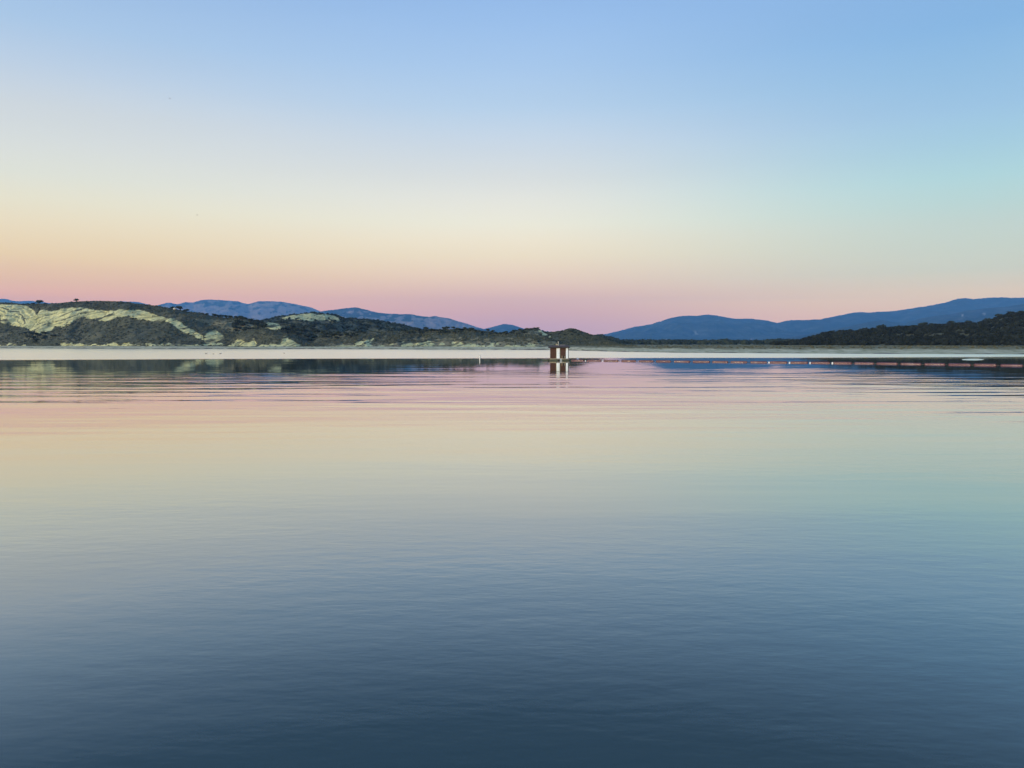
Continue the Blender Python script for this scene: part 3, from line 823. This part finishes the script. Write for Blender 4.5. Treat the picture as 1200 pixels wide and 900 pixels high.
oak_patch(hE, [(595, 391.5), (610, 387.2), (624, 385), (632, 387), (620, 389), (605, 393)], 14, (4, 7), "on the left shoulder of the hill behind the shed", "oaks on the left shoulder of the shed hill", 6)
oak_patch(hE, [(640, 390), (652, 389.5), (668, 386), (682, 390), (700, 396), (690, 399), (665, 394), (645, 394)], 15, (3.5, 6), "on the crest of the hill right of the shed", "oaks on the crest right of the shed", 7)
oak_patch(hA, [(30, 391), (46, 392), (62, 389), (70, 394), (62, 403), (38, 403)], 14, (5, 9), "in the dark thicket under the left cliff notch", "oaks under the left cliff notch", 8)
WS = "oaks on the right hill skyline"
for x, y, w, lb in [(974, 391.3, 9, "bushy oak first on the left skyline of the right hill"), (1031, 386.5, 13, "broad oak on the skyline of the right hill below the blue spur"),
                    (1050, 385.8, 8, "oak right of the broad skyline oak on the right hill"), (1060, 385.3, 9, "tall oak in the middle of the right hill skyline"),
                    (1080, 383.6, 12, "wide oak in the middle of the right hill skyline"), (1090, 383.2, 9, "oak right of the wide middle oak on the right hill"),
                    (1113, 381.6, 12, "oak before the step up of the right hill skyline"), (1132, 380.3, 10, "oak at the foot of the skyline step on the right hill"),
                    (1157, 378.0, 11, "oak on the step of the right hill skyline"), (1170, 372.8, 12, "oak on top of the step of the right hill skyline"),
                    (1182, 370.2, 11, "second oak from the right edge on the right hill skyline"), (1195, 369.4, 11, "rightmost oak on the right hill skyline")]:
    oak(hG, x, y, w, lb, WS, 0.75)

# pale rock on the left ridge
def boulder(name, p, sx, sy, sz, mat, label, cat, seed):
    rs = np.random.default_rng(seed)
    n, m = 10, 6; V = []
    for j in range(m + 1):
        ph = -math.pi / 2 + math.pi * j / m
        for i in range(n):
            th = 2 * math.pi * i / n; r = 1 + 0.22 * math.sin(2.1 * th + seed) * math.cos(ph) + rs.uniform(-0.09, 0.09)
            V.append((math.cos(th) * math.cos(ph) * sx * r, math.sin(th) * math.cos(ph) * sy * r, math.sin(ph) * sz * r))
    Q = [(j * n + i, j * n + (i + 1) % n, (j + 1) * n + (i + 1) % n, (j + 1) * n + i) for j in range(m) for i in range(n)]
    mb = MB(); mb.add(V, Q)
    o = mb.build(name, mat); o.location = p
    return tag(o, label, cat)
M_PALE = plain("pale sandstone", (0.55, 0.53, 0.44), 0.15, 0.8, 0.9)
boulder("rock", spot(hA, 208, 362.9) + Vector((0, -3, 0.8)), 1.7, 1.4, 1.3, M_PALE, "pale boulder between two oaks on the descending left ridge", "rock", 3)

# dry grass and low brush on the right shore flat
rs = np.random.default_rng(8)
it = []
for k in range(1300):
    px = rs.uniform(700, 1260); d = rs.uniform(27, 150)
    Y = float(shore_Y(px)) + d
    it.append(((px - 600) / F * Y, Y, float(ground_z(np.array([px]), np.array([d]))[0]) - 0.12, rs.uniform(0.25, 0.75), rs.uniform(0.4, 0.8)))
M_DRY = leaf_mat("dry brush", [(0.25, (0.07, 0.075, 0.042)), (0.6, (0.12, 0.118, 0.065)), (0.95, (0.18, 0.165, 0.095))])
scatter("dry_brush", it, SHRUBS, M_DRY, "low dry brush on the grass flat of the right shore", "shrubs")

# ------------------------------------------------------------------ floating shed
M_RED = plain("red brown boards", (0.070, 0.031, 0.021), 0.3, 2.0, 0.75, mapping=(6, 6, 0.6), wear=(0.085, 0.048, 0.036))
M_WHITE = plain("weathered white paint", (0.70, 0.77, 0.83), 0.06, 3.0, 0.6, wear=(0.60, 0.65, 0.68))
M_ROOF = plain("grey brown roofing", (0.075, 0.062, 0.065), 0.25, 2.5, 0.85)
M_ROOFL = plain("pale roof sheet", (0.30, 0.30, 0.33), 0.15, 2.5, 0.6)
M_DECK = plain("weathered deck timber", (0.16, 0.15, 0.13), 0.3, 2.0, 0.85, mapping=(0.5, 5, 1))
M_FLOATG = plain("dark green pontoon", (0.05, 0.065, 0.05), 0.3, 3.0, 0.6)
M_TAN = plain("tan fender timber", (0.36, 0.32, 0.22), 0.2, 3.0, 0.8)
M_METAL = plain("galvanised metal", (0.42, 0.43, 0.43), 0.1, 6.0, 0.45, metal=0.6)
M_DARK = plain("dark opening", (0.03, 0.028, 0.027), 0.2, 3.0, 0.7)

hY = 160.0
hp = at(656.7, 422.9, hY)
shed = empty("floating_shed", (hp.x, hY + 1.9, 0.0), R(-7))
tag(shed, "red brown shed with white posts on a low floating deck beside the boom", "shed")
k = hY / F                                           # metres per photo pixel at the shed
wx0, wx1 = -10.6 * k, 9.9 * k                        # front wall
yf, yb_ = -1.9, 1.5
zd = 0.42                                            # deck top
zt = zd + 12.4 * k                                   # wall top
mb = MB()
for i in range(7):
    x0 = -12.2 * k + i * 3.45 * k
    mb.box(x0, x0 + 3.35 * k, yf - 0.45, yb_ + 0.4, zd - 0.1, zd, 0.012)
mb.box(-12.2 * k, 11.9 * k, yf - 0.5, yf - 0.452, zd - 0.2, zd + 0.01)
mb.build("deck", M_DECK, shed)
lm = MB()
for i in range(3):
    x0 = -19.6 * k + i * 2.45 * k
    lm.box(x0, x0 + 2.38 * k, yf - 0.2, yb_ - 0.3, zd - 0.17, zd - 0.07, 0.01)
lm.build("side_deck", M_DECK, shed)
for x0, x1 in ((-19.3 * k, -12.6 * k), (-12.0 * k, -1.0 * k), (0.6 * k, 11.6 * k)):
    for y0 in (yf - 0.3, yb_ - 0.75):
        m_ = MB(); m_.box(x0, x1, y0, y0 + 0.85, -0.3, zd - (0.18 if x0 < -15 * k else 0.21), 0.05); m_.build("pontoon", M_FLOATG, shed)
# board walls: each board a separate piece
def boards(xa, xb, y, n, parent, mat):
    w = (xb - xa) / n
    for i in range(n):
        b = MB(); dy = random.uniform(0, 0.012)
        b.box(xa + i * w + 0.006, xa + (i + 1) * w - 0.006, y - dy, y + 0.03, zd + 0.002, zt, 0.005); b.build("board", mat, parent)
core = MB(); core.box(wx0 + 0.04, wx1 - 0.04, yf + 0.06, yb_ - 0.04, zd + 0.004, zt - 0.01); wall = core.build("wall", M_DARK, shed)
boards(wx0, -3.6 * k, yf, 7, wall, M_RED)
boards(1.6 * k, wx1 - 2.2 * k, yf, 7, wall, M_RED)
sb = MB(); sb.box(wx1 - 0.03, wx1 + 0.02, yf + 0.1, yb_, zd + 0.002, zt); sb.build("side_wall", M_RED, shed)
sb = MB(); sb.box(wx0 - 0.02, wx0 + 0.03, yf + 0.1, yb_, zd + 0.002, zt); sb.build("side_wall", M_RED, shed)
sb = MB(); sb.box(wx0, wx1, yb_ - 0.03, yb_ + 0.02, zd + 0.002, zt); sb.build("rear_wall", M_RED, shed)
# white door post and corner post, tan jambs
d_ = MB(); d_.box(-3.1 * k, 0.5 * k, yf - 0.09, yf + 0.045, zd + 0.003, zt - 0.03, 0.012); door = d_.build("door", M_WHITE, shed)
for (z0, z1) in ((0.12, 0.95), (1.05, 2.0)):
    pnl = MB(); pnl.box(-2.7 * k, 0.1 * k, yf - 0.105, yf - 0.088, zd + z0, zd + z1, 0.006); pnl.build("panel", M_WHITE, door)
hd = MB(); hd.box(-0.35 * k, -0.05 * k, yf - 0.15, yf - 0.105, zd + 0.95, zd + 1.08); hd.build("handle", M_METAL, door)
for x0 in (-3.62 * k, 0.53 * k):
    j = MB(); j.box(x0, x0 + 0.5 * k, yf - 0.05, yf + 0.02, zd + 0.004, zt - 0.02); j.build("jamb", M_TAN, shed)
c_ = MB(); c_.box(wx1 - 2.15 * k, wx1 + 0.06, yf - 0.08, yf + 0.095, zd - 0.12, zt - 0.02, 0.012); c_.build("corner_post", M_WHITE, shed)
c_ = MB(); c_.box(wx0 - 0.03, wx0 - 0.001, yf - 0.02, yf + 0.08, zd + 0.004, zt - 0.02); c_.build("corner_trim", M_DARK, shed)
# tan fenders along the front edge
for x0, x1 in ((-10.9 * k, -3.4 * k), (1.9 * k, 8.1 * k)):
    t_ = MB(); t_.tube([(x0, yf - 0.6, zd - 0.02), ((x0 + x1) / 2, yf - 0.63, zd - 0.07), (x1, yf - 0.6, zd - 0.02)], 0.075, 8); t_.build("fender", M_TAN, shed, True)
# a small pump and pale drum by the right panel
pm = MB(); pm.box(4.2 * k, 5.2 * k, yf - 0.36, yf - 0.1, zd + 0.002, zd + 0.42, 0.02); pm.tube([(4.7 * k, yf - 0.22, zd + 0.40), (4.7 * k, yf - 0.22, zd + 0.72)], 0.05, 8); pm.build("pump", M_DARK, shed)
hose = MB(); hose.tube([(3.3 * k, yf - 0.3, zd + 0.62), (3.3 * k, yf - 0.3, zd + 0.05)], 0.045, 8); hose.tube([(6.4 * k, yf - 0.3, zd + 0.55), (6.4 * k, yf - 0.3, zd + 0.05)], 0.045, 8); hose.build("pipe", M_TAN, shed)
lad = MB(); lad.box(1.4 * k, 1.7 * k, yf - 0.72, yf - 0.66, -0.35, zd + 0.05); lad.box(3.0 * k, 3.3 * k, yf - 0.72, yf - 0.66, -0.35, zd + 0.05)
for z in (-0.12, 0.1, 0.3): lad.box(1.7 * k, 3.0 * k, yf - 0.715, yf - 0.665, z, z + 0.06)
lad.build("ladder", M_WHITE, shed)
# low pitched roof with deep fascia
rf = MB()
ov = 0.45
xa, xb, ya, yb2 = wx0 - 2.0 * k, wx1 + 1.6 * k, yf - 0.55, yb_ + 0.45
rz = zt + 0.002
rf.loft([[(xa, ya, rz), (xb, ya, rz), (xb, yb2, rz), (xa, yb2, rz)], [(xa, ya, rz + 0.24), (xb, ya, rz + 0.24), (xb, yb2, rz + 0.24), (xa, yb2, rz + 0.24)],
         [(xa + 1.9 * k, ya + 0.9, rz + 0.58), (xb - 1.9 * k, ya + 0.9, rz + 0.58), (xb - 1.9 * k, yb2 - 0.9, rz + 0.58), (xa + 1.9 * k, yb2 - 0.9, rz + 0.58)]])
roof = rf.build("roof", M_ROOF, shed)
fs = MB(); fs.box(xa - 0.02, xb + 0.02, ya - 0.03, ya - 0.003, rz + 0.02, rz + 0.22); fs.build("fascia", M_DARK, roof)
sh_ = MB(); sh_.box(0.4 * k, 6.4 * k, ya + 0.95, ya + 2.0, rz + 0.59, rz + 0.66, 0.01); sh_.build("roof_sheet", M_ROOFL, roof)
an = MB(); an.tube([(-1.2 * k, ya + 1.2, rz + 0.55), (-1.2 * k, ya + 1.2, rz + 1.35)], [0.055, 0.045], 8); an.box(-2.4 * k, -1.0 * k, ya + 1.17, ya + 1.23, rz + 1.18, rz + 1.27); an.build("mast", M_METAL, roof)
vt = MB(); vt.box(-4.4 * k, -1.9 * k, ya + 1.0, ya + 1.4, rz + 0.57, rz + 0.8, 0.02); vt.build("vent", M_TAN, roof)

# ------------------------------------------------------------------ log boom
M_FLOAT = plain("faded red float", (0.105, 0.033, 0.043), 0.2, 1.2, 0.38, spec=0.5, wear=(0.15, 0.085, 0.10))
M_CAP = plain("scuffed float end", (0.11, 0.04, 0.04), 0.2, 4.0, 0.6)
M_CHAIN = plain("rusty chain", (0.10, 0.08, 0.07), 0.3, 8.0, 0.7)
def boom_y(px):                                    # row of the waterline along the boom
    return np.interp(px, [660, 700, 800, 900, 1000, 1100, 1200, 1300], [422.6, 423.0, 423.9, 424.9, 426.0, 427.3, 428.8, 430.6])
SPANS = [(669.5, 684.5), (687.5, 704.5), (707.5, 725), (728, 745.5), (748.5, 766), (768.5, 786.5), (789.5, 809), (811.5, 832), (834.5, 853.5), (856, 876), (879, 899), (902, 923), (926, 947), (950, 973), (976, 998.5), (1001, 1024.5),
         (1027, 1052), (1055, 1080), (1083, 1108), (1111, 1138), (1141, 1168), (1172, 1199), (1203, 1232)]
ORD = ["first", "second", "third", "fourth", "fifth", "sixth", "seventh", "eighth", "ninth", "tenth", "eleventh", "twelfth", "thirteenth", "fourteenth", "fifteenth", "sixteenth",
       "seventeenth", "eighteenth", "nineteenth", "twentieth", "twenty-first", "twenty-second", "twenty-third"]
def wpt(px):
    Y = water_Y(float(boom_y(px))); p = at(px, float(boom_y(px)), Y); p.z = 0.0; return p
for i, (a, b) in enumerate(SPANS):
    A, B = wpt(a), wpt(b)
    d = B - A; L = d.length; ang = math.atan2(d.y, d.x)
    t = empty("boom_float", (A + B) * 0.5 + Vector((0, 0, random.uniform(-0.015, 0.015))), ang + R(random.uniform(-1.2, 1.2)))
    t.rotation_euler.x = 0; 
    lab = "%s red boom float from the floating shed" % ORD[i] if i < 21 else ("rightmost whole red boom float at the right edge" if i == 21 else "red boom float just past the right edge")
    tag(t, lab, "boom float", "red floats of the boom")
    r = 0.20; zc = 0.06
    f_ = MB(); f_.tube([(-L / 2 + 0.16, 0, zc), (-L / 2 + 0.22, 0, zc), (L / 2 - 0.22, 0, zc), (L / 2 - 0.16, 0, zc)], [r * 0.97, r, r, r * 0.97], 16)
    f_.build("barrel", M_FLOAT, t, True)
    for s in (-1, 1):
        c2 = MB(); c2.tube([(s * (L / 2 - 0.158), 0, zc), (s * (L / 2 - 0.09), 0, zc), (s * (L / 2 - 0.02), 0, zc)], [r * 0.9, r * 0.72, r * 0.3], 12); c2.build("end_cap", M_CAP, t, True)
    for s in (-0.28, 0.28):
        st = MB(); st.tube([(s * L - 0.03, 0, zc), (s * L + 0.03, 0, zc)], [r + 0.008, r + 0.008], 16); st.build("strap", M_CAP, t, True)
    ch = MB()
    for q in range(3):
        x = L / 2 + 0.03 + q * 0.13
        ch.tube([(x - 0.06, 0, zc - 0.02 * q), (x + 0.07, 0, zc - 0.02 * q)], 0.022 + 0.012 * (q % 2), 6)
    ch.build("chain", M_CHAIN, t)

M_BUOYW = plain("white buoy plastic", (0.80, 0.80, 0.78), 0.05, 4.0, 0.5, wear=(0.62, 0.62, 0.56))
for px, r, lab in [(706, 0.11, "small white link buoy third gap along the boom from the shed"), (900.5, 0.14, "first of four bright white link buoys along the boom, nearest the shed"),
                   (924.5, 0.14, "second of four bright white link buoys along the boom from the shed"), (948.5, 0.14, "third of four bright white link buoys along the boom from the shed"),
                   (974.5, 0.15, "last of four bright white link buoys along the boom from the shed"), (686, 0.10, "small white link buoy in the boom gap nearest the shed")]:
    p = wpt(px) + Vector((0, -0.34, 0))
    e = empty("link_buoy", p); tag(e, lab, "buoy", "white link buoys in the boom")
    m_ = MB(); m_.lathe([(0.02, -r * 0.9), (r * 0.7, -r * 0.6), (r, 0), (r * 0.95, r * 0.5), (r * 0.6, r * 1.2), (0.05, r * 1.45)], 14); m_.build("ball", M_BUOYW, e, True)
    m_ = MB(); m_.tube([(0, 0, r * 1.4), (0, 0, r * 1.75)], r * 0.16, 8); m_.build("eye", M_METAL, e, True)

# round white buoy just beyond the boom beside the shed
Yb = water_Y(421.7); p = at(677, 421.7, Yb); p.z = 0
e = empty("mooring_buoy", p); tag(e, "round white mooring buoy floating behind the boom right of the shed", "buoy")
m_ = MB(); m_.lathe([(0.03, -0.2), (0.2, -0.14), (0.29, 0.05), (0.27, 0.22), (0.15, 0.38), (0.04, 0.42)], 16); m_.build("ball", M_BUOYW, e, True)
m_ = MB(); m_.tube([(0, 0, 0.40), (0, 0, 0.5)], 0.045, 8); m_.build("eye", M_METAL, e, True)

# slim white marker buoy left of the shed
Yb = water_Y(420.4); p = at(562.2, 420.4, Yb); p.z = 0
e = empty("marker_buoy", p); tag(e, "slim white marker buoy standing in the water left of the shed", "buoy")
m_ = MB(); m_.lathe([(0.05, -0.6), (0.11, -0.5), (0.12, 0.4), (0.12, 0.95), (0.10, 1.06), (0.03, 1.1)], 14); m_.build("post", M_BUOYW, e, True)
m_ = MB(); m_.lathe([(0.125, 0.30), (0.2, 0.33), (0.2, 0.42), (0.125, 0.45)], 14); m_.build("collar", M_METAL, e, True)
m_ = MB(); m_.lathe([(0.123, 0.7), (0.126, 0.71), (0.126, 0.78), (0.123, 0.79)], 14); m_.build("band", M_TAN, e, True)

# ------------------------------------------------------------------ birds
M_BIRD = plain("dark grey plumage", (0.10, 0.095, 0.09), 0.25, 9.0, 0.8)
M_BILL = plain("dull bill", (0.22, 0.17, 0.08), 0.1, 9.0, 0.6)
def water_bird(px, py, s, rz, label, neck=1.0):
    Y = water_Y(py); p = at(px, py, Y); p.z = -0.03
    t = empty("water_bird", p, rz); t.scale = (s, s, s); tag(t, label, "bird", "birds resting on the ruffled water")
    b = MB()
    sp_ = [(-0.52, 0.20, 0.02), (-0.42, 0.18, 0.07), (-0.25, 0.13, 0.14), (0.0, 0.11, 0.17), (0.2, 0.14, 0.14), (0.30, 0.22, 0.085), (0.34, 0.32 * neck, 0.05), (0.35, 0.42 * neck, 0.045), (0.37, 0.49 * neck, 0.06), (0.43, 0.51 * neck, 0.055), (0.48, 0.50 * neck, 0.022)]
    b.tube([(x, 0, z) for x, z, r in sp_], [r for x, z, r in sp_], 10)
    b.build("body", M_BIRD, t, True)
    b = MB(); b.tube([(0.47, 0, 0.50 * neck), (0.56, 0, 0.485 * neck)], [0.02, 0.006], 6); b.build("bill", M_BILL, t, True)
    for sgn in (-1, 1):
        w = MB(); w.tube([(0.16, sgn * 0.13, 0.17), (-0.1, sgn * 0.155, 0.20), (-0.36, sgn * 0.10, 0.2), (-0.5, sgn * 0.04, 0.19)], [0.03, 0.075, 0.05, 0.01], 8, 0.45, 1.0); w.build("folded_wing", M_BIRD, t, True)
    return t
water_bird(241.5, 414.9, 0.85, R(15), "left one of three dark birds resting on the pale water by the cliffs")
water_bird(250, 415.1, 0.8, R(160), "middle one of three dark birds, lower in the pale water", 0.75)
water_bird(258.3, 414.8, 0.9, R(-10), "right one of three dark birds resting on the pale water by the cliffs")
water_bird(333, 414.2, 0.7, R(170), "lone bird on the pale water right of the three birds", 0.8)

def flying_bird(px, py, Y, s, rz, label):
    t = empty("flying_bird", at(px, py, Y), rz); t.scale = (s, s, s); tag(t, label, "bird", "birds in flight")
    b = MB(); sp_ = [(-0.30, 0.0, 0.015), (-0.2, 0.0, 0.035), (0, 0, 0.065), (0.16, 0.01, 0.05), (0.24, 0.02, 0.03), (0.29, 0.03, 0.033), (0.36, 0.02, 0.006)]
    b.tube([(x, 0, z) for x, z, r in sp_], [r for x, z, r in sp_], 8); b.build("body", M_BIRD, t, True)
    for sg in (-1, 1):
        w = MB(); w.tube([(0.04, sg * 0.03, 0.03), (0.07, sg * 0.25, 0.12), (0.0, sg * 0.5, 0.10), (-0.1, sg * 0.66, 0.05)], [0.10, 0.085, 0.06, 0.01], 8, 1.0, 0.16); w.build("wing", M_BIRD, t, True)
flying_bird(199, 115.5, 300, 0.9, R(20), "tiny far bird high in the pale blue sky on the left")
flying_bird(231, 252, 280, 1.0, R(20), "tiny bird in the cream sky above the left hill")

# ------------------------------------------------------------------ haze
M_HAZE, t_, o_ = newmat("evening haze")
pv = nd(t_, "ShaderNodeVolumePrincipled")
pv.inputs["Color"].default_value = HAZE_COLOR + (1,)
pv.inputs["Density"].default_value = HAZE_DENSITY
pv.inputs["Anisotropy"].default_value = 0.0
t_.links.new(pv.outputs[0], o_.inputs["Volume"])
hb = MB(); hb.box(-42000, 42000, -1500, HAZE_FAR, -4.0, HAZE_TOP)
hz = hb.build("haze", M_HAZE)
tag(hz, "thin blue evening haze over the lake and hills", "haze", kind="stuff")
